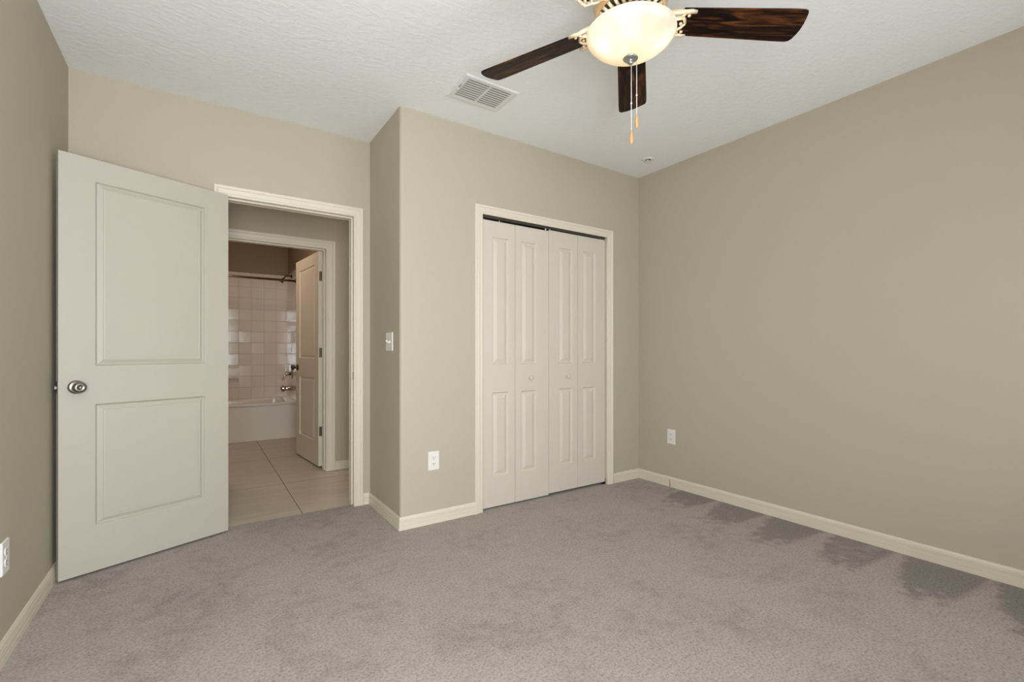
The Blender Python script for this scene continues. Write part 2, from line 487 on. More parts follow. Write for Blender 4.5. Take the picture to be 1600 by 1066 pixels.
# closet wall with the rounded outside corner
def closet_wall():
    m = MB(); r = 0.022; ht = 0.105
    arc = [(XN + r - r * math.cos(a), YC + r - r * math.sin(a)) for a in [i * PI / 2 / 8 for i in range(9)]]
    outer = [(XN, YD)] + arc + [(1.56, YC)]
    inner = [(XN + ht, YD), (XN + ht, YC + ht), (1.56, YC + ht)]
    n = len(outer)
    m.rings([[(x, y, 0) for x, y in outer], [(x, y, H) for x, y in outer]], closed=False, smooth=True)
    # flats of the same surface flat-shaded is not needed: arc normals are tangent to the flats
    m.rings([[(x, y, 0) for x, y in inner], [(x, y, H) for x, y in inner]], closed=False, smooth=False)
    h2 = wall_with_hole(YC, YC + ht, 1.56, XR, H, 1.600, 2.813, 0, 2.066)
    m.add(h2.v, h2.f)
    return m
cw = closet_wall()
cwo = cw.build('wall_closet', M['wall'])
# keep the flat parts of the wall flat while the corner stays round
struct(cwo, 'khaki closet wall with a rounded outside corner')
mod = cwo.modifiers.new('wn', 'WEIGHTED_NORMAL'); mod.keep_sharp = True; mod.weight = 100

# hall and bathroom walls
HX0, HX1 = -1.6, 3.3
B0, B1 = 0.165, 0.977
struct(wall_with_hole(YH, YH2, HX0, HX1, H, B0, B1, 0, 2.062).build('wall_hall', M['wall']), 'hall wall around the bathroom doorway')
struct(MB().box(HX0 - T, YD2, 0, HX0, YH2, H).build('wall_hall_left', M['wall']), 'left end wall of the hall')
struct(MB().box(HX1, YD2, 0, HX1 + T, YH2, H).build('wall_hall_right', M['wall']), 'right end wall of the hall')
struct(MB().box(HX0, YD, 0, XL - T, YD2, H).build('wall_hall_front', M['wall']), 'hall wall left of the bedroom')
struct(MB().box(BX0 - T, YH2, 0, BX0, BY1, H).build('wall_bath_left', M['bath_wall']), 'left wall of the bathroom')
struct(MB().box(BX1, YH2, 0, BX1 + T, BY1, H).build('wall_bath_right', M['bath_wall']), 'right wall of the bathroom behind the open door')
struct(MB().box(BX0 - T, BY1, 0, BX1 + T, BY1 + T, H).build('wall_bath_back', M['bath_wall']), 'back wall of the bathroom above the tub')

# floors and ceilings
YT = 3.418
m = MB()
m.box(XL - T, YB - T, -0.06, XR + T, YD, 0.0)
m.box(D0, YD, -0.06, D1, YT, 0.0)
struct(m.build('floor', M['carpet']), 'grey beige cut pile carpet')
m = MB()
m.box(D0, YT, -0.06, D1, YD2, -0.004)
m.box(HX0 - T, YD2, -0.06, HX1 + T, YH2, -0.004)
m.box(BX0 - T, YH2, -0.06, BX1 + T, BY1 + T, -0.004)
struct(m.build('floor_hall', M['floor_tile']), 'large beige porcelain tiles of the hall and bathroom')
struct(MB().box(XL - T, YB - T, H, XR + T, YD2, H + 0.1).build('ceiling', M['ceiling']), 'white textured bedroom ceiling')
struct(MB().box(HX0 - T, YD2, H, HX1 + T, BY1 + T, H + 0.1).build('ceiling_hall', M['ceiling']), 'hall and bathroom ceiling')

# ------------------------------------------------------------------ window behind the camera
for k_, (wx0, wx1, pw_d, pw_g) in enumerate(WINS):
    wr = struct(empty('window_%d' % (k_ + 1), ((wx0 + wx1) / 2, YB - 0.06, WZ0)), ('left', 'right')[k_] + ' window in the wall behind the camera')
    m = MB(); hw = (wx1 - wx0) / 2; hh = WZ1 - WZ0
    for a, b in ((-hw, -hw + 0.04), (hw - 0.04, hw)):
        m.box(a, -0.03, 0, b, 0.03, hh)
    for a, b in ((0, 0.04), (hh - 0.04, hh), (hh / 2 - 0.018, hh / 2 + 0.018)):
        m.box(-hw + 0.04, -0.028, a, hw - 0.04, 0.028, b)
    m.build('window_frame', M['white'], wr)
    MB().box(-hw + 0.03, -0.003, 0.03, hw - 0.03, 0.003, hh - 0.03).build('pane', M['pane'], wr)
    MB().cbox(-hw - 0.04, 0.061, -0.03, hw + 0.04, 0.12, -0.001, 0.004).build('window_sill', M['trim'], wr)

# ------------------------------------------------------------------ baseboards
bt, bh = 0.0125, 0.081
# (offset from wall, height); two shallow grooves below the top
BB = [(0.0005, 0.0), (bt, 0.0), (bt, 0.026), (bt - 0.0030, 0.0268), (bt - 0.0030, 0.0290), (bt - 0.0005, 0.0300), (bt - 0.0005, 0.046), (bt - 0.0045, 0.0470), (bt - 0.0045, 0.0500), (bt - 0.0010, 0.051),
      (bt - 0.0010, 0.056), (bt - 0.0050, 0.0570), (bt - 0.0050, 0.0600), (bt - 0.0016, 0.061), (bt - 0.0028, 0.072), (bt - 0.0055, 0.078), (0.0068, bh), (0.0005, bh)]
CAS_L, CAS_R = 0.069, 0.975
path = [(CAS_L, YD), (XL, YD), (XL, YB), (XR, YB), (XR, YC), (2.873, YC)]
f3 = lambda x, y, h: (x, y, h)
def bb(name, i0, i1, label, pth=path):
    return struct(offset_sweep(BB, pth, f3, i0, i1).build(name, M['trim']), label)
bb('baseboard_door', 0, 1, 'cream baseboard behind the open door')
bb('baseboard_left', 1, 2, 'cream baseboard along the left wall')
bb('baseboard_back', 2, 3, 'cream baseboard behind the camera')
br = bb('baseboard_right', 3, 4, 'cream baseboard along the right wall')
bb('baseboard_corner', 4, 5, 'short cream baseboard between closet and room corner')
path2 = [(1.548, YC), (XN, YC), (XN, YD), (CAS_R, YD)]
bb('baseboard_closet', 0, 1, 'cream baseboard left of the closet', path2)
bb('baseboard_return', 1, 2, 'cream baseboard under the light switch', path2)
bb('baseboard_jamb', 2, 3, 'short cream baseboard beside the doorway', path2)
# flat baseboards in the hall
BB2 = [(0.0005, 0.0), (bt, 0.0), (bt, 0.070), (0.006, bh), (0.0005, bh)]
struct(offset_sweep(BB2, [(HX1, YH), (1.044, YH)], f3).build('baseboard_hall', M['trim']), 'cream baseboard on the hall wall right of the bathroom doorway')
struct(offset_sweep(BB2, [(BX1, YH2), (BX1, 6.53)], f3).build('baseboard_bath', M['trim']), 'cream baseboard in the bathroom behind its door')
# open joint in the right baseboard
g = MB()
g.add([(XR - bt - 0.0006, 2.434, 0.002), (XR - bt - 0.0006, 2.424, 0.002), (XR - bt - 0.0006, 2.4315, 0.060), (XR - bt - 0.0006, 2.4335, 0.060),
       (XR - bt + 0.002, 2.434, 0.002), (XR - bt + 0.002, 2.424, 0.002), (XR - bt + 0.002, 2.4315, 0.060), (XR - bt + 0.002, 2.4335, 0.060)],
      [(0, 1, 2, 3), (7, 6, 5, 4), (0, 4, 5, 1), (1, 5, 6, 2), (2, 6, 7, 3), (3, 7, 4, 0)])
j = g.build('joint_gap', M['caulk'], br); j['label'] = 'narrow brown open joint in the cream baseboard'

# ------------------------------------------------------------------ casings and jambs
def casing_prof(wd, th=0.017):
    # offset (0 = inner edge, outwards), height from wall
    return [(0, 0), (0, 0.007), (0.004, 0.010), (wd * 0.20, 0.0105), (wd * 0.24, 0.0090), (wd * 0.30, 0.0115), (wd * 0.62, 0.0135),
            (wd * 0.66, 0.0120), (wd * 0.72, 0.0160), (wd * 0.93, th), (wd, th - 0.004), (wd, 0)]

def casing(name, x0, x1, z1, wd, yface, sgn, label, mat='trim'):
    # travel up the right leg, over, down the left leg; offset is to the right of travel = outward
    pth = [(x0, 0.0), (x0, z1), (x1, z1), (x1, 0.0)]
    o = offset_sweep(casing_prof(wd), pth, lambda x, z, h: (x, yface + sgn * h, z))
    # left-of-travel normal of an upward leg at x0 points to -x: outward
    return struct(o.build(name, M[mat]), label)
casing('trim_1', 0.135, 0.909, 2.063, 0.066, YD, -1, 'moulded cream casing around the bedroom doorway')
casing('trim_2', 1.610, 2.803, 2.046, 0.062, YC, -1, 'moulded cream casing around the closet opening')
tb = casing('trim_3', 0.185, 0.965, 2.045, 0.078, YH, -1, 'cream casing around the bathroom doorway')
casing('trim_4', 0.135, 0.909, 2.063, 0.066, YD2, 1, 'cream casing on the hall side of the bedroom doorway')
casing('trim_8', 0.185, 0.957, 2.045, 0.06, YH2, 1, 'cream casing on the bathroom side of the bathroom doorway')

def jamb(name, x0, x1, z1, y0, y1, t, stop_y, label, stop=True):
    m = MB()
    m.box(x0 - t, y0, 0, x0, y1, z1 + t); m.box(x1, y0, 0, x1 + t, y1, z1 + t); m.box(x0, y0, z1, x1, y1, z1 + t)
    o = struct(m.build(name, M['trim'], bevel=0.001), label)
    if stop:
        s = MB(); st = 0.0115; sw = 0.035
        s.box(x0, stop_y, 0, x0 + st, stop_y + sw, z1); s.box(x1 - st, stop_y, 0, x1, stop_y + sw, z1); s.box(x0 + st, stop_y, z1 - st, x1 - st, stop_y + sw, z1)
        s.build('door_stop', M['trim'], o, bevel=0.0015)
    return o
j1 = jamb('trim_5', 0.130, 0.914, 2.068, YD + 0.0005, YD2 - 0.0005, 0.011, YD + 0.040, 'cream jamb lining of the bedroom doorway')
jamb('trim_6', 1.605, 2.808, 2.056, YC + 0.0005, YC + 0.1045, 0.004, 0, 'cream jamb lining of the closet opening', stop=False)
j3 = jamb('trim_7', 0.178, 0.962, 2.047, YH + 0.0005, YH2 - 0.0005, 0.013, YH + 0.035, 'cream jamb lining of the bathroom doorway')
# strike plate on the right bedroom jamb
s = MB(); s.cbox(0.9115, YD + 0.006, 0.900, 0.9145, YD + 0.034, 0.957, 0.001)
s.build('strike_plate', M['nickel'], j1)['label'] = 'brushed nickel strike plate'

# ------------------------------------------------------------------ panel doors
RP = [(0.0, 0.0), (0.002, -0.0010), (0.008, -0.0110), (0.012, -0.0120), (0.031, -0.0035), (0.034, -0.0048), (0.040, -0.0040), (0.043, -0.0040)]
RB = [(0.0, 0.0), (0.002, -0.0010), (0.007, -0.0095), (0.013, -0.0100), (0.038, -0.0015), (0.041, -0.0010)]
def panel_leaf(W, Ht, th, px, pz, rp):
    """leaf in local space: x 0..W, z 0..Ht, front face at y=0 facing -y, back at y=th"""
    m = MB()
    xs = [0, px[0], px[1], W]; zs = [0]
    for a, b in pz: zs += [a, b]
    zs.append(Ht)
    for side, y0, sg in ((0, 0.0, 1), (1, th, -1)):
        for i in range(3):
            for k in range(len(zs) - 1):
                xa, xb, za, zb = xs[i], xs[i + 1], zs[k], zs[k + 1]
                if i == 1 and k % 2 == 1:
                    rings = [[(xa + o, y0 - sg * d, za + o), (xb - o, y0 - sg * d, za + o), (xb - o, y0 - sg * d, zb - o), (xa + o, y0 - sg * d, zb - o)] for o, d in rp]
                    m.rings(rings, True, False, True, smooth=False)
                else:
                    m.add([(xa, y0, za), (xb, y0, za), (xb, y0, zb), (xa, y0, zb)], [(0, 1, 2, 3)])
    for k in range(len(zs) - 1):
        for xx in (0, W): m.add([(xx, 0, zs[k]), (xx, th, zs[k]), (xx, th, zs[k + 1]), (xx, 0, zs[k + 1])], [(0, 1, 2, 3)])
    for i in range(3):
        for zz in (0, Ht): m.add([(xs[i], 0, zz), (xs[i + 1], 0, zz), (xs[i + 1], th, zz), (xs[i], th, zz)], [(0, 1, 2, 3)])
    return m

KNOB = [(0.0325, 0.0), (0.0325, 0.004), (0.031, 0.007), (0.024, 0.0095), (0.0145, 0.011), (0.0125, 0.014), (0.0115, 0.026), (0.0135, 0.031),
        (0.021, 0.035), (0.0262, 0.042), (0.0275, 0.049), (0.0255, 0.057), (0.020, 0.0625), (0.0125, 0.0645), (0.0115, 0.0635), (0.0, 0.0635)]
def knob(parent, x, z, y, sgn, lock=True, mat='nickel', sc=1.0, name='door_knob'):
    k = MB().lathe([(r * sc, h * sc) for r, h in KNOB], (x, y, z), (0, sgn, 0), 36).build(name, M[mat], parent)
    if lock:
        MB().lathe([(0.0065 * sc, 0.0625 * sc), (0.0065 * sc, 0.068 * sc), (0.005 * sc, 0.0695 * sc), (0, 0.0695 * sc)], (x, y, z), (0, sgn, 0), 16).build('lock_button', M[mat], k)
    return k

# bedroom door, swung open towards the left wall. local x runs from the hinge to the free edge
DW, DH, DT = 0.762, 2.045, 0.035
d = Vector((-0.9195, -0.393, 0)).normalized()
# leaf frame: local x = d, local y = away from the camera, z up
ang = math.atan2(d.y, d.x)
door = empty('door_1', (0.1445, 3.3207, 0.012), (0, 0, ang))
struct(door, 'open white two-panel bedroom door on the left with a nickel knob')
# with this rotation local +y points towards (0.393,-0.92) = the camera, so the visible face is the y = 0 side mirrored
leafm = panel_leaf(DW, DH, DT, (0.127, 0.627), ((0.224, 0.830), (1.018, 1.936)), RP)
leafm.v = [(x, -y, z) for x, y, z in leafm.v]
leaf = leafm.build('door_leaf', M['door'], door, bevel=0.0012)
knob(door, 0.698, 0.918, 0.0, 1)
knob(door, 0.698, 0.918, -DT, -1, lock=False)
s = MB(); s.cbox(DW - 0.0005, -DT / 2 - 0.0125, 0.890, DW + 0.0015, -DT / 2 + 0.0125, 0.947, 0.0006)
lp = s.build('latch_plate', M['nickel'], door)
MB().cbox(DW + 0.001, -DT / 2 - 0.006, 0.910, DW + 0.0125, -DT / 2 + 0.006, 0.927, 0.002).build('latch_bolt', M['nickel'], lp)
for hz in (0.24, 1.02, 1.80):
    MB().lathe([(0.006, 0), (0.006, 0.09)], (-0.006, -DT - 0.004, hz - 0.045), (0, 0, 1), 12).build('hinge', M['nickel'], door)

# bathroom door, open into the bathroom, seen from its hall side
bd = Vector((-0.0985, 0.995, 0)).normalized()
bang = math.atan2(bd.y, bd.x)
bdoor = empty('door_4', (0.9300, 4.668, 0.016), (0, 0, bang))
struct(bdoor, 'open two-panel bathroom door seen through the doorway')
lm = panel_leaf(0.76, 2.035, DT, (0.125, 0.635), ((0.224, 0.830), (1.018, 1.926)), RP)
# local +y is to the left (-x) for this direction: visible face is at +y
lm.v = [(x, -y, z) for x, y, z in lm.v]
lm.build('door_leaf', M['trim'], bdoor, bevel=0.0012)
knob(bdoor, 0.697, 0.918, 0.0, 1, mat='bronze')
knob(bdoor, 0.697, 0.918, -DT, -1, lock=False, mat='bronze')
for hz in (0.330, 1.075, 1.800):
    s = MB()
    s.cbox(-0.0025, -DT + 0.001, hz - 0.045, 0.0, -0.006, hz + 0.045, 0.0006)          # leaf on the door edge
    s.cbox(-0.030, -DT - 0.0035, hz - 0.045, -0.004, -DT - 0.001, hz + 0.045, 0.0006)   # leaf towards the jamb
    s.lathe([(0.0065, -0.046), (0.0065, 0.046)], (-0.004, -DT - 0.003, hz), (0, 0, 1), 12)
    s.build('hinge', M['nickel'], bdoor)['label'] = 'satin nickel butt hinge'

# bifold closet doors
LH = 2.008
def bifold(name, x0, xm, x1, z0, knob_x, knob_leaf, label):
    r = empty(name, (x0, YC + 0.020, z0)); struct(r, label)
    wl, wr_ = xm - x0 - 0.0015, x1 - xm - 0.0015
    pzs = ((0.222 - z0, 0.815 - z0), (1.010 - z0, 1.908 - z0))
    pw = 0.138
    a = panel_leaf(wl, LH, 0.028, (wl - 0.055 - pw, wl - 0.055), pzs, RB)
    b = panel_leaf(wr_, LH, 0.028, (0.052, 0.052 + pw), pzs, RB)
    la = a.build('door_leaf', M['bifold'], r, bevel=0.0012)
    lb = b.build('door_leaf', M['bifold'], r, bevel=0.0012); lb.location = (xm - x0 + 0.0015, 0, 0)
    kp = [(0.009, 0), (0.0085, 0.006), (0.0080, 0.010), (0.0125, 0.014), (0.0165, 0.020), (0.0160, 0.026), (0.011, 0.030), (0.0, 0.031)]
    MB().lathe(kp, (knob_x - x0, 0, 0.907 - z0), (0, -1, 0), 24).build('knob', M['bifold'], r)
    for px in ((0.03,) if name == 'door_2' else (x1 - x0 - 0.03,)):
        MB().lathe([(0.006, 0), (0.006, 0.012)], (px, 0.014, LH), (0, 0, 1), 12).build('pivot_pin', M['steel'], r)
    gx = (x1 - x0 - 0.02) if name == 'door_2' else 0.02
    MB().lathe([(0.004, 0), (0.004, 0.012), (0.008, 0.012), (0.008, 0.017)], (gx, 0.014, LH), (0, 0, 1), 12).build('guide_pin', M['white'], r)
    if name == 'door_2':
        MB().lathe([(0.003, 0), (0.003, 0.016)], (wl * 0.55, 0.014, LH), (0, 0, 1), 12).build('guide_pin', M['white'], r)
    return r
bifold('door_2', 1.612, 1.897, 2.2045, 0.011, 2.028, 1, 'left pair of white bifold closet doors with a round knob')
bifold('door_3', 2.207, 2.499, 2.800, 0.020, 2.387, 0, 'right pair of white bifold closet doors with a round knob')
s = MB(); s.box(1.612, YC + 0.020, 2.036, 2.800, YC + 0.023, 2.0555); s.box(1.612, YC + 0.046, 2.036, 2.800, YC + 0.049, 2.0555); s.box(1.612, YC + 0.023, 2.0525, 2.800, YC + 0.046, 2.0555)
tag(s.build('closet_track', M['steel']), 'thin grey metal bifold track under the closet head casing', 'door track')
s = MB(); s.box(2.760, YC + 0.024, 2.0290, 2.802, YC + 0.045, 2.0355)
# closet pivot bracket at the floor by the right jamb
s2 = MB(); s2.box(2.775, YC + 0.022, 0.0, 2.8075, YC + 0.048, 0.004); s2.box(2.8045, YC + 0.022, 0.004, 2.8075, YC + 0.048, 0.045)
tag(s2.build('pivot_bracket', M['bronze']), 'small dark metal pivot bracket on the carpet at the right closet jamb', 'bracket')

# ------------------------------------------------------------------ wall plates
def plate(root, w_, h_, mat='white'):
    m = MB()
    o1, o2 = w_ / 2, h_ / 2
    def rr(s_, y):
        out = []; r = 0.004
        for cx, cz, a0 in ((o1 - r, o2 - r, 0), (-(o1 - r), o2 - r, 90), (-(o1 - r), -(o2 - r), 180), (o1 - r, -(o2 - r), 270)):
            for k in range(4):
                a = math.radians(a0 + k * 30)
                out.append(((cx + r * math.cos(a)) * s_ if s_ == 1 else (cx + r * math.cos(a)) - math.copysign(s_, cx), y, (cz + r * math.sin(a)) if s_ == 1 else (cz + r * math.sin(a)) - math.copysign(s_, cz)))
        return out
    m.rings([rr(1, 0.0), rr(1, -0.003), rr(0.003, -0.0058)], True, True, True, smooth=False)
    return m.build('cover_plate', M[mat], root)

def outlet(loc, rot, label, wd=0.076, hd=0.120):
    r = empty('wall_outlet', loc, (0, 0, rot))
    tag(r, label, 'electrical outlet', 'duplex wall outlets')
    pl = plate(r, wd, hd)
    for zc in (0.0195, -0.0195):
        s = MB()
        pts = []
        for k in range(28):
            a = 2 * PI * k / 28
            pts.append((0.0170 * math.cos(a), max(-0.0138, min(0.0138, 0.0170 * math.sin(a)))))
        s.rings([[(x, -0.0055, zc + z) for x, z in pts], [(x, -0.0078, zc + z) for x, z in pts]], True, True, True, smooth=False)
        f = s.build('receptacle', M['white'], r)
        t = MB()
        t.box(-0.0078, -0.0082, zc - 0.001, -0.0056, -0.0070, zc + 0.008)
        t.box(0.0056, -0.0082, zc - 0.000, 0.0078, -0.0070, zc + 0.007)
        t.lathe([(0.0028, 0), (0.0028, 0.0012)], (0, -0.0070, zc - 0.0075), (0, -1, 0), 12)
        t.build('slots', M['dark'], f)
    MB().lathe([(0.0032, 0), (0.0032, 0.0008), (0.002, 0.0014)], (0, -0.0057, 0), (0, -1, 0), 12).build('screw', M['white'], r)
    return r
outlet((1.2475, YC - 0.0003, 0.401), 0, 'white duplex outlet on the closet wall, left of the closet')
outlet((XR - 0.0003, 2.426, 0.408), -PI / 2, 'white duplex outlet on the right wall near the room corner')
outlet((XL + 0.0003, 2.398, 0.366), PI / 2, 'white duplex outlet on the left wall, cut by the photo edge')

r = empty('light_switch', (XN - 0.0003, 2.958, 1.166), (0, 0, -PI / 2))
tag(r, 'white double toggle switch plate on the shaded return wall beside the doorway', 'light switch')
plate(r, 0.125, 0.120)
for sx, up in ((-0.023, 1), (0.023, -1)):
    MB().cbox(sx - 0.0055, -0.0066, -0.0125, sx + 0.0055, -0.0052, 0.0125, 0.0005).build('switch_collar', M['white'], r)
    t = MB(); t.add([(sx - 0.004, -0.006, -0.005), (sx + 0.004, -0.006, -0.005), (sx + 0.004, -0.006, 0.005), (sx - 0.004, -0.006, 0.005),
                     (sx - 0.003, -0.019, up * 0.007 - 0.0035), (sx + 0.003, -0.019, up * 0.007 - 0.0035), (sx + 0.003, -0.019, up * 0.007 + 0.0035), (sx - 0.003, -0.019, up * 0.007 + 0.0035)],
                    [(0, 1, 2, 3), (4, 5, 6, 7), (0, 1, 5, 4), (1, 2, 6, 5), (2, 3, 7, 6), (3, 0, 4, 7)])
    t.build('toggle', M['white'], r)
    for sz in (0.030, -0.030):
        MB().lathe([(0.0030, 0), (0.0030, 0.0008), (0.002, 0.0012)], (sx, -0.0057, sz), (0, -1, 0), 10).build('screw', M['white'], r)

# ------------------------------------------------------------------ ceiling register
VX0, VX1, VY0, VY1 = 1.207, 1.556, 2.243, 2.502
v = empty('air_vent', ((VX0 + VX1) / 2, (VY0 + VY1) / 2, H)); tag(v, 'white rectangular air vent with two banks of louvers in the ceiling', 'air vent')
a, b = (VX1 - VX0) / 2, (VY1 - VY0) / 2
ia, ib = a - 0.036, b - 0.034
m = MB()
def rect(a_, b_, z): return [(-a_, -b_, z), (a_, -b_, z), (a_, b_, z), (-a_, b_, z)]
m.rings([rect(a, b, -0.0002), rect(a, b, -0.003), rect(a - 0.006, b - 0.006, -0.008), rect(a - 0.020, b - 0.020, -0.0085), rect(ia + 0.003, ib + 0.003, -0.0075), rect(ia, ib, -0.0065), rect(ia, ib, -0.0002)], True, False, False, smooth=False)
m.build('vent_frame', M['vent'], v)
MB().box(-ia, -ib, -0.0020, ia, ib, -0.0004).build('duct_opening', M['duct'], v)
MB().box(-0.006, -ib, -0.0085, 0.006, ib, -0.0022).build('mullion', M['vent'], v)
NL = 9; pit = 2 * ib / NL
for sx in (-1, 1):
    for k in range(NL):
        y = -ib + pit * (k + 0.5) + 0.002
        x0, x1 = (-ia, -0.006) if sx < 0 else (0.006, ia)
        s = MB(); s.add([(x0, y - 0.0095, -0.0088), (x1, y - 0.0095, -0.0088), (x1, y + 0.0078, -0.0068), (x0, y + 0.0078, -0.0068),
                         (x0, y - 0.0095, -0.0081), (x1, y - 0.0095, -0.0081), (x1, y + 0.0078, -0.0061), (x0, y + 0.0078, -0.0061)],
                        [(0, 1, 2, 3), (7, 6, 5, 4), (0, 4, 5, 1), (1, 5, 6, 2), (2, 6, 7, 3), (3, 7, 4, 0)])
        s.build('louver', M['vent'], v)
s = MB(); s.box(-a + 0.018, -0.030, -0.0092, -a + 0.021, 0.008, -0.0083)
s.build('lever_slot', M['dark'], v)
MB().cbox(-a + 0.013, 0.004, -0.018, -a + 0.023, 0.013, -0.0083, 0.002).build('damper_lever', M['vent'], v)

# ------------------------------------------------------------------ fire sprinkler
sp = empty('fire_sprinkler', (2.940, 2.455, H)); tag(sp, 'small round white recessed fire sprinkler on the ceiling near the corner', 'sprinkler')
MB().lathe([(0.050, -0.0003), (0.050, -0.002), (0.044, -0.006), (0.032, -0.0075), (0.024, -0.0075), (0.022, -0.004), (0.0215, -0.0008)], seg=36, cap0=False, cap1=False).build('escutcheon', M['white'], sp)
MB().lathe([(0.0215, -0.0004), (0.0215, -0.0012)], seg=24).build('recess', M['dark'], sp)
s = MB(); s.lathe([(0.006, -0.001), (0.006, -0.012), (0.004, -0.014)], seg=16)
s.tube([(-0.010, 0, -0.003), (-0.011, 0, -0.014), (0, 0, -0.020), (0.011, 0, -0.014), (0.010, 0, -0.003)], 0.0018, 8)
s.lathe([(0.013, -0.0200), (0.013, -0.0215)], seg=16)
s.build('sprinkler_head', M['white'], sp)

# ------------------------------------------------------------------ ceiling fan
FX, FY = 1.328, 1.190
fan = empty('ceiling_fan', (FX, FY, H)); tag(fan, 'five-blade ceiling fan with dark walnut blades and a lit frosted glass bowl', 'ceiling fan')
z = lambda h: h - H          # world height to local
MB().lathe([(0.068, z(2.6198)), (0.068, z(2.600)), (0.060, z(2.575)), (0.030, z(2.556)), (0.016, z(2.550))], seg=40).build('canopy', M['gold'], fan)
MB().lathe([(0.011, z(2.556)), (0.011, z(2.500))], seg=16).build('downrod', M['gold'], fan)
housing = MB().lathe([(0.020, z(2.512)), (0.055, z(2.506)), (0.100, z(2.490)), (0.126, z(2.468)), (0.133, z(2.440)), (0.133, z(2.412)), (0.137, z(2.408)), (0.137, z(2.396)),
            (0.133, z(2.390)), (0.131, z(2.372)), (0.126, z(2.358)), (0.117, z(2.352))], seg=64, cap1=False).build('motor_housing', M['gold'], fan)
# ribbed underside of the motor
MB().lathe([(0.118, z(2.3525)), (0.075, z(2.346)), (0.0, z(2.346))], seg=64, cap0=False).build('motor_plate', M['dark'], fan)
for k in range(26):
    a_ = 2 * PI * k / 26; c_, s_ = math.cos(a_), math.sin(a_)
    MB().tube([(0.117 * c_, 0.117 * s_, z(2.352)), (0.100 * c_, 0.100 * s_, z(2.344)), (0.080 * c_, 0.080 * s_, z(2.341))], 0.0066, 6).build('vent_rib', M['ivory'], housing)
MB().lathe([(0.082, z(2.345)), (0.082, z(2.337)), (0.074, z(2.337)), (0.074, z(2.345))], seg=48).build('motor_ring', M['gold'], housing)
MB().lathe([(0.060, z(2.346)), (0.060, z(2.332)), (0.062, z(2.322)), (0.050, z(2.318)), (0.050, z(2.296)), (0.085, z(2.290)), (0.105, z(2.284)), (0.105, z(2.279)), (0.02, z(2.279))], seg=48).build('switch_housing', M['ivory'], fan)

ZB = 2.334
def blade_mesh():
    m = MB(); L0, L1 = 0.185, 0.660
    top = []; 
    # outline: slightly widening, angled rounded tip
    pts = []
    def w_(x): return 0.056 + 0.012 * min(1, (x - L0) / 0.40)
    xs = [L0 + (0.600 - L0) * i / 14 for i in range(15)]
    lower = [(x, -w_(x)) for x in xs]
    tip = []
    # gently bowed end with rounded corners
    tip += [(0.628, -0.0675), (0.640, -0.064), (0.646, -0.056), (0.652, -0.035), (0.657, -0.012), (0.659, 0.012), (0.657, 0.035), (0.652, 0.054), (0.645, 0.064), (0.632, 0.068)]
    upper = [(x, w_(x)) for x in reversed(xs)]
    # scalloped root
    root = [(L0 - 0.004, 0.045), (L0 + 0.006, 0.030), (L0 - 0.008, 0.012), (L0 - 0.014, 0.0), (L0 - 0.008, -0.012), (L0 + 0.006, -0.030), (L0 - 0.004, -0.045)]
    return m.prism(lower + tip + upper + root, -0.003, 0.003)
def iron_mesh():
    """blade iron: arm from the motor opening into a three-pronged scroll under the blade"""
    m = MB()
    zz = -0.007
    for s_ in (-1, 1):
        m.tube([(0.084, s_ * 0.006, 0.028), (0.112, s_ * 0.010, 0.028), (0.138, s_ * 0.015, 0.022), (0.156, s_ * 0.028, 0.013), (0.172, s_ * 0.042, 0.003), (0.190, s_ * 0.052, zz), (0.210, s_ * 0.056, zz), (0.228, s_ * 0.054, zz)],
               [0.0095, 0.0100, 0.0095, 0.0092, 0.0092, 0.0088, 0.0082, 0.0062], 12, flat=0.8)
        m.tube([(0.140, s_ * 0.018, 0.020), (0.154, s_ * 0.010, 0.010), (0.166, s_ * 0.014, -0.002), (0.176, s_ * 0.024, zz), (0.188, s_ * 0.027, zz), (0.197, s_ * 0.018, zz), (0.203, s_ * 0.006, zz), (0.207, 0, zz)],
               [0.0065, 0.0065, 0.0068, 0.0070, 0.0070, 0.0068, 0.0060, 0.005], 10, flat=0.8)
        m.tube([(0.182, s_ * 0.028, zz), (0.188, s_ * 0.038, zz), (0.192, s_ * 0.048, zz)], [0.0060, 0.0058, 0.0058], 8, flat=0.8)
    for sx, sy in ((0.206, 0.038), (0.206, -0.038), (0.190, 0.0)):
        m.lathe([(0.006, -0.0035), (0.006, -0.010), (0.0035, -0.012)], (sx, sy, 0), seg=12)
    return m
bl0 = blade_mesh().build('fan_blade', M['blade'], fan, bevel=0.0015)
ir0 = iron_mesh().build('blade_iron', M['ivory'], fan)
PHI0 = math.radians(-31.0); PITCH = math.radians(-12)
for k in range(5):
    if k == 0: bl, ir = bl0, ir0
    else:
        bl = bl0.copy(); ir = ir0.copy()
        for o in (bl, ir): COL.objects.link(o); o.parent = fan
    for o in (bl, ir):
        o.location = (0, 0, z(ZB))
        R_ = Matrix.Rotation(PHI0 + k * 2 * PI / 5, 3, 'Z') @ Matrix.Rotation(PITCH if o is bl else PITCH * 0.5, 3, 'X')
        o.rotation_euler = R_.to_euler()

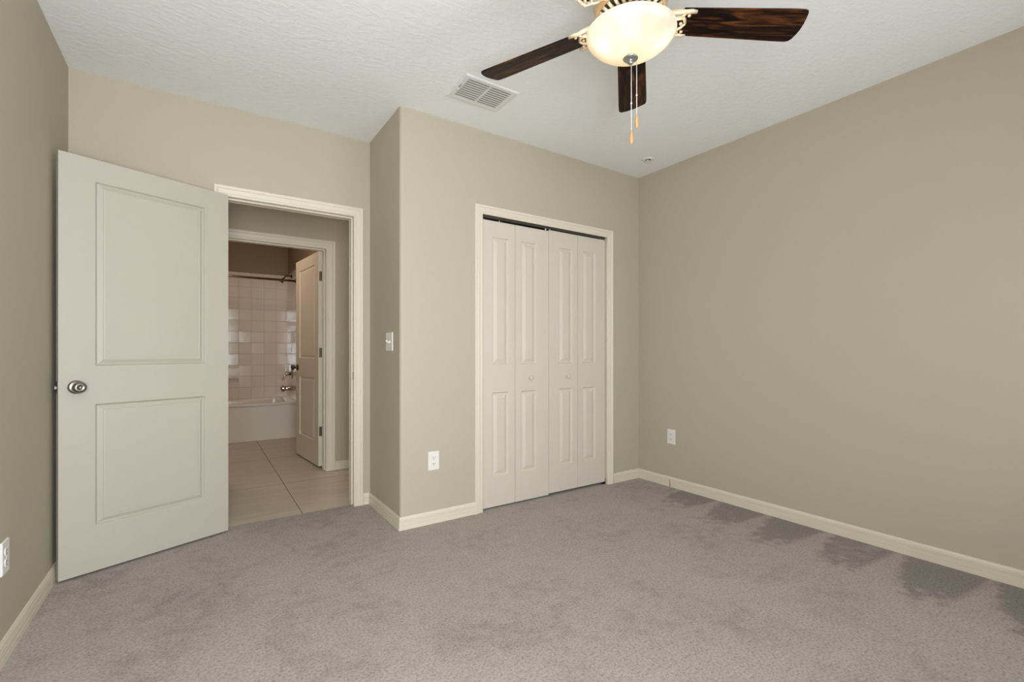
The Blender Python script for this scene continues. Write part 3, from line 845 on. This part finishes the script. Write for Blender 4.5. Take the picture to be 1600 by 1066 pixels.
# glass bowl (double-walled shell), open at the top
RB_, ZR, ZBt = 0.163, 2.276, 2.190
outer = []; 
bp_ = [(0.000, 2.1935), (0.020, 2.1938), (0.042, 2.1965), (0.062, 2.2030), (0.084, 2.2135), (0.107, 2.2262), (0.128, 2.2395), (0.145, 2.2530), (0.157, 2.2665), (0.1635, 2.2790), (0.1625, 2.2830)]
inn = [(r_ - 0.004 if r_ > 0.01 else 0.0, h_ + 0.004) for r_, h_ in bp_[:-1]][::-1]
prof = [(r_, z(h_)) for r_, h_ in bp_] + [(0.1595, z(2.2835))] + [(r_, z(h_)) for r_, h_ in inn]
MB().lathe(prof, seg=72, cap0=False, cap1=False).build('glass_bowl', M['bowl'], fan)['label'] = 'frosted cream glass bowl shade, glowing'
fin = MB().lathe([(0.026, z(2.1925)), (0.0275, z(2.1895)), (0.0255, z(2.1870)), (0.019, z(2.1850)), (0.011, z(2.1835)), (0.0085, z(2.1800)), (0.0105, z(2.1760)), (0.0095, z(2.1710)), (0.005, z(2.1680)), (0.0, z(2.1675))], seg=32, cap0=True).build('finial', M['pewter'], fan)
MB().lathe([(0.004, z(2.279)), (0.004, z(2.19))], seg=8).build('bowl_rod', M['pewter'], fan)
rt = Vector((0.83, -0.557, 0))
for dx, zb_, zf in ((0.004, 1.874, 1.925), (0.024, 1.933, 1.985)):
    p = rt * dx + Vector((-0.557, -0.83, 0)) * -0.004
    c = MB()
    z0 = 2.182 if dx < 0.01 else 2.187
    n = 60
    c.tube([(p.x, p.y, z(z0)), (p.x, p.y, z(zf - 0.002))], 0.0013, 6)
    mid_ = (2.18 + zf) / 2 - 0.03
    c.lathe([(0.0001, 0.0), (0.003, 0.002), (0.003, 0.006), (0.0001, 0.008)], (p.x, p.y, z(mid_)), seg=10)
    ch = c.build('pull_chain', M['white'], fan)
    MB().lathe([(0.0015, z(zf)), (0.0035, z(zf - 0.004)), (0.0060, z(zf - 0.018)), (0.0072, z(zf - 0.032)), (0.0065, z(zf - 0.043)), (0.0030, z(zf - 0.050)), (0.0, z(zb_ - 0.001))], (p.x, p.y, 0), seg=16).build('pull_fob', M['fob'], ch)
# lamps inside the bowl
for q, (a_, pw_) in enumerate(((152, 1.15), (318, 0.9))):
    bx, by = 0.096 * math.cos(math.radians(a_)), 0.096 * math.sin(math.radians(a_))
    pl_ = point('fan_lamp', (FX + bx, FY + by, 2.250), pw_, (1.0, 0.84, 0.60), 0.016)
    MB().lathe([(0.011, z(2.279)), (0.011, z(2.262))], (bx, by, 0), seg=16).build('lamp_socket', M['white'], fan)

# ------------------------------------------------------------------ bathroom
# tile surround
s = MB(); TZ0, TZ1 = 0.40, 2.175
s.box(BX0 + 0.001, BY1 - 0.010, TZ0, BX1 - 0.001, BY1 - 0.0005, TZ1)
struct(s.build('trim_9', M['wall_tile_y']), 'square glazed wall tiles behind the bathtub')
s = MB(); s.box(BX1 - 0.010, 6.50, TZ0, BX1 - 0.0005, BY1 - 0.010, TZ1)
struct(s.build('trim_10', M['wall_tile_x']), 'square glazed wall tiles at the faucet end of the bathtub')
s = MB(); s.box(BX0 + 0.0005, 6.50, TZ0, BX0 + 0.010, BY1 - 0.010, TZ1)
struct(s.build('trim_11', M['wall_tile_x']), 'square glazed wall tiles at the far end of the bathtub')

# tub
def rrect(x0, y0, x1, y1, r, zz, n=6):
    out = []
    for cx, cy, a0 in ((x1 - r, y1 - r, 0), (x0 + r, y1 - r, 90), (x0 + r, y0 + r, 180), (x1 - r, y0 + r, 270)):
        for k in range(n + 1):
            a = math.radians(a0 + 90 * k / n); out.append((cx + r * math.cos(a), cy + r * math.sin(a), zz))
    return out
TX0, TX1, TY0, TY1, TZ = BX0 + 0.011, BX1 - 0.011, 6.530, BY1 - 0.011, 0.460
s = MB()
s.rings([rrect(TX0, TY0 + 0.012, TX1, TY1, 0.004, -0.0035), rrect(TX0, TY0 + 0.012, TX1, TY1, 0.004, 0.030), rrect(TX0, TY0 + 0.012, TX1, TY1, 0.004, 0.415),
         rrect(TX0, TY0 + 0.004, TX1, TY1, 0.008, 0.428), rrect(TX0, TY0, TX1, TY1, 0.010, 0.440), rrect(TX0, TY0 + 0.003, TX1, TY1, 0.012, TZ - 0.006), rrect(TX0 + 0.004, TY0 + 0.012, TX1 - 0.004, TY1 - 0.004, 0.014, TZ),
         rrect(TX0 + 0.07, TY0 + 0.075, TX1 - 0.07, TY1 - 0.055, 0.10, TZ - 0.002), rrect(TX0 + 0.085, TY0 + 0.090, TX1 - 0.08, TY1 - 0.068, 0.11, TZ - 0.02),
         rrect(TX0 + 0.16, TY0 + 0.13, TX1 - 0.12, TY1 - 0.11, 0.13, 0.13), rrect(TX0 + 0.22, TY0 + 0.19, TX1 - 0.17, TY1 - 0.17, 0.10, 0.095)], True, True, True, smooth=False)
tubo = s.build('bathtub', M['tub'], bevel=0.003)
tag(tubo, 'white alcove bathtub against the tiled bathroom wall', 'bathtub')
s = MB(); s.lathe([(0.030, 0), (0.030, 0.003), (0.022, 0.005)], (TX1 - 0.105, 6.90, 0.33), (-1, 0, 0.1), 24); s.build('overflow_plate', M['chrome'], tubo)

# shower rod, head, valve, spout
rod = empty('shower_curtain_rod', ((BX0 + BX1) / 2, 6.56, 2.013)); tag(rod, 'dark metal shower curtain rod spanning above the bathtub', 'curtain rod')
hw = (BX1 - BX0) / 2 - 0.0105
MB().lathe([(0.0140, -hw), (0.0140, hw)], (0, 0, 0), (1, 0, 0), 20).build('rod', M['rod'], rod)
for sg in (-1, 1):
    MB().lathe([(0.032, 0), (0.032, 0.006), (0.020, 0.014), (0.014, 0.022)], (sg * hw, 0, 0), (-sg, 0, 0), 24).build('rod_flange', M['bronze'], rod)
WXT = BX1 - 0.0105
sh = empty('shower', (WXT, 6.90, 2.120)); tag(sh, 'dark shower head and bent arm on the tiled wall above the bathtub', 'shower')
MB().lathe([(0.030, 0), (0.028, 0.006), (0.013, 0.014)], (0, 0, 0), (-1, 0, 0), 24).build('shower_flange', M['bronze'], sh)
MB().tube([(-0.004, 0, 0), (-0.050, 0, 0.002), (-0.080, 0, -0.012), (-0.102, 0, -0.040)], 0.009, 12).build('shower_arm', M['bronze'], sh)
MB().lathe([(0.010, 0), (0.014, 0.010), (0.013, 0.018), (0.022, 0.034), (0.034, 0.048), (0.034, 0.058), (0.028, 0.060)], (-0.100, 0, -0.036), (-0.62, 0, -0.78), 28).build('spray_head', M['bronze'], sh)
va = empty('shower_valve', (WXT, 6.90, 0.800)); tag(va, 'chrome single-handle shower valve on the tile above the tub spout', 'faucet valve')
MB().lathe([(0.075, 0), (0.075, 0.004), (0.060, 0.010), (0.030, 0.016)], (0, 0, 0), (-1, 0, 0), 36).build('valve_plate', M['chrome'], va)
MB().lathe([(0.024, 0.014), (0.024, 0.045), (0.027, 0.052), (0.027, 0.075), (0.020, 0.082)], (0, 0, 0), (-1, 0, 0), 28).build('valve_hub', M['chrome'], va)
MB().tube([(-0.066, 0, 0.0), (-0.085, 0, -0.020), (-0.100, 0, -0.055), (-0.108, 0, -0.085)], [0.011, 0.010, 0.008, 0.007], 12).build('lever_handle', M['chrome'], va)
so = empty('tub_spout', (WXT, 6.90, 0.605)); tag(so, 'chrome bathtub spout on the tile just above the tub rim', 'tub spout')
m = MB(); m.lathe([(0.036, 0.0), (0.036, 0.010), (0.030, 0.016), (0.030, 0.085), (0.029, 0.115), (0.024, 0.132), (0.012, 0.138)], (0, 0, 0), (-1, 0, 0), 28)
m.lathe([(0.020, 0.0), (0.018, 0.035)], (-0.108, 0, -0.005), (0, 0, -1), 20); m.build('spout_body', M['chrome'], so)
MB().lathe([(0.004, 0), (0.004, 0.014), (0.008, 0.016), (0.008, 0.022), (0.004, 0.024)], (-0.110, 0, 0.028), (0, 0, 1), 14).build('diverter_knob', M['chrome'], so)
# soap dish
sd = empty('soap_dish', (0.365, BY1 - 0.0105, 0.805)); tag(sd, 'ceramic soap dish set into the tile above the tub', 'soap dish')
m = MB(); m.cbox(-0.076, -0.010, -0.076, 0.076, 0.0, 0.076, 0.004); m.build('dish_plate', M['tub'], sd)
m = MB(); m.cbox(-0.062, -0.075, -0.062, 0.062, -0.0105, -0.046, 0.005); m.cbox(-0.062, -0.075, -0.0455, 0.062, -0.066, -0.030, 0.004); m.build('dish_tray', M['tub'], sd)

# unseen bathroom lamp added for warm fill, left of what the doorway shows
bl_ = empty('ceiling_lamp', (0.0, 5.3, H)); tag(bl_, 'white round flush ceiling lamp of the bathroom', 'ceiling lamp')
MB().lathe([(0.10, -0.0003), (0.10, -0.025), (0.085, -0.028)], seg=32).build('lamp_base', M['white'], bl_)
point('bath_lamp', (0.0, 5.3, H - 0.12), 15.0, (1.0, 0.78, 0.60), 0.09)
hl = empty('ceiling_lamp', (2.5, 4.02, H)); tag(hl, 'white round flush ceiling lamp of the hall', 'ceiling lamp')  # unseen lamp added to warm and brighten the hall wall
MB().lathe([(0.10, -0.0003), (0.10, -0.025), (0.085, -0.028)], seg=32).build('lamp_base', M['white'], hl)
point('hall_lamp', (2.5, 4.02, H - 0.14), 14.0, (1.0, 0.84, 0.64), 0.08)
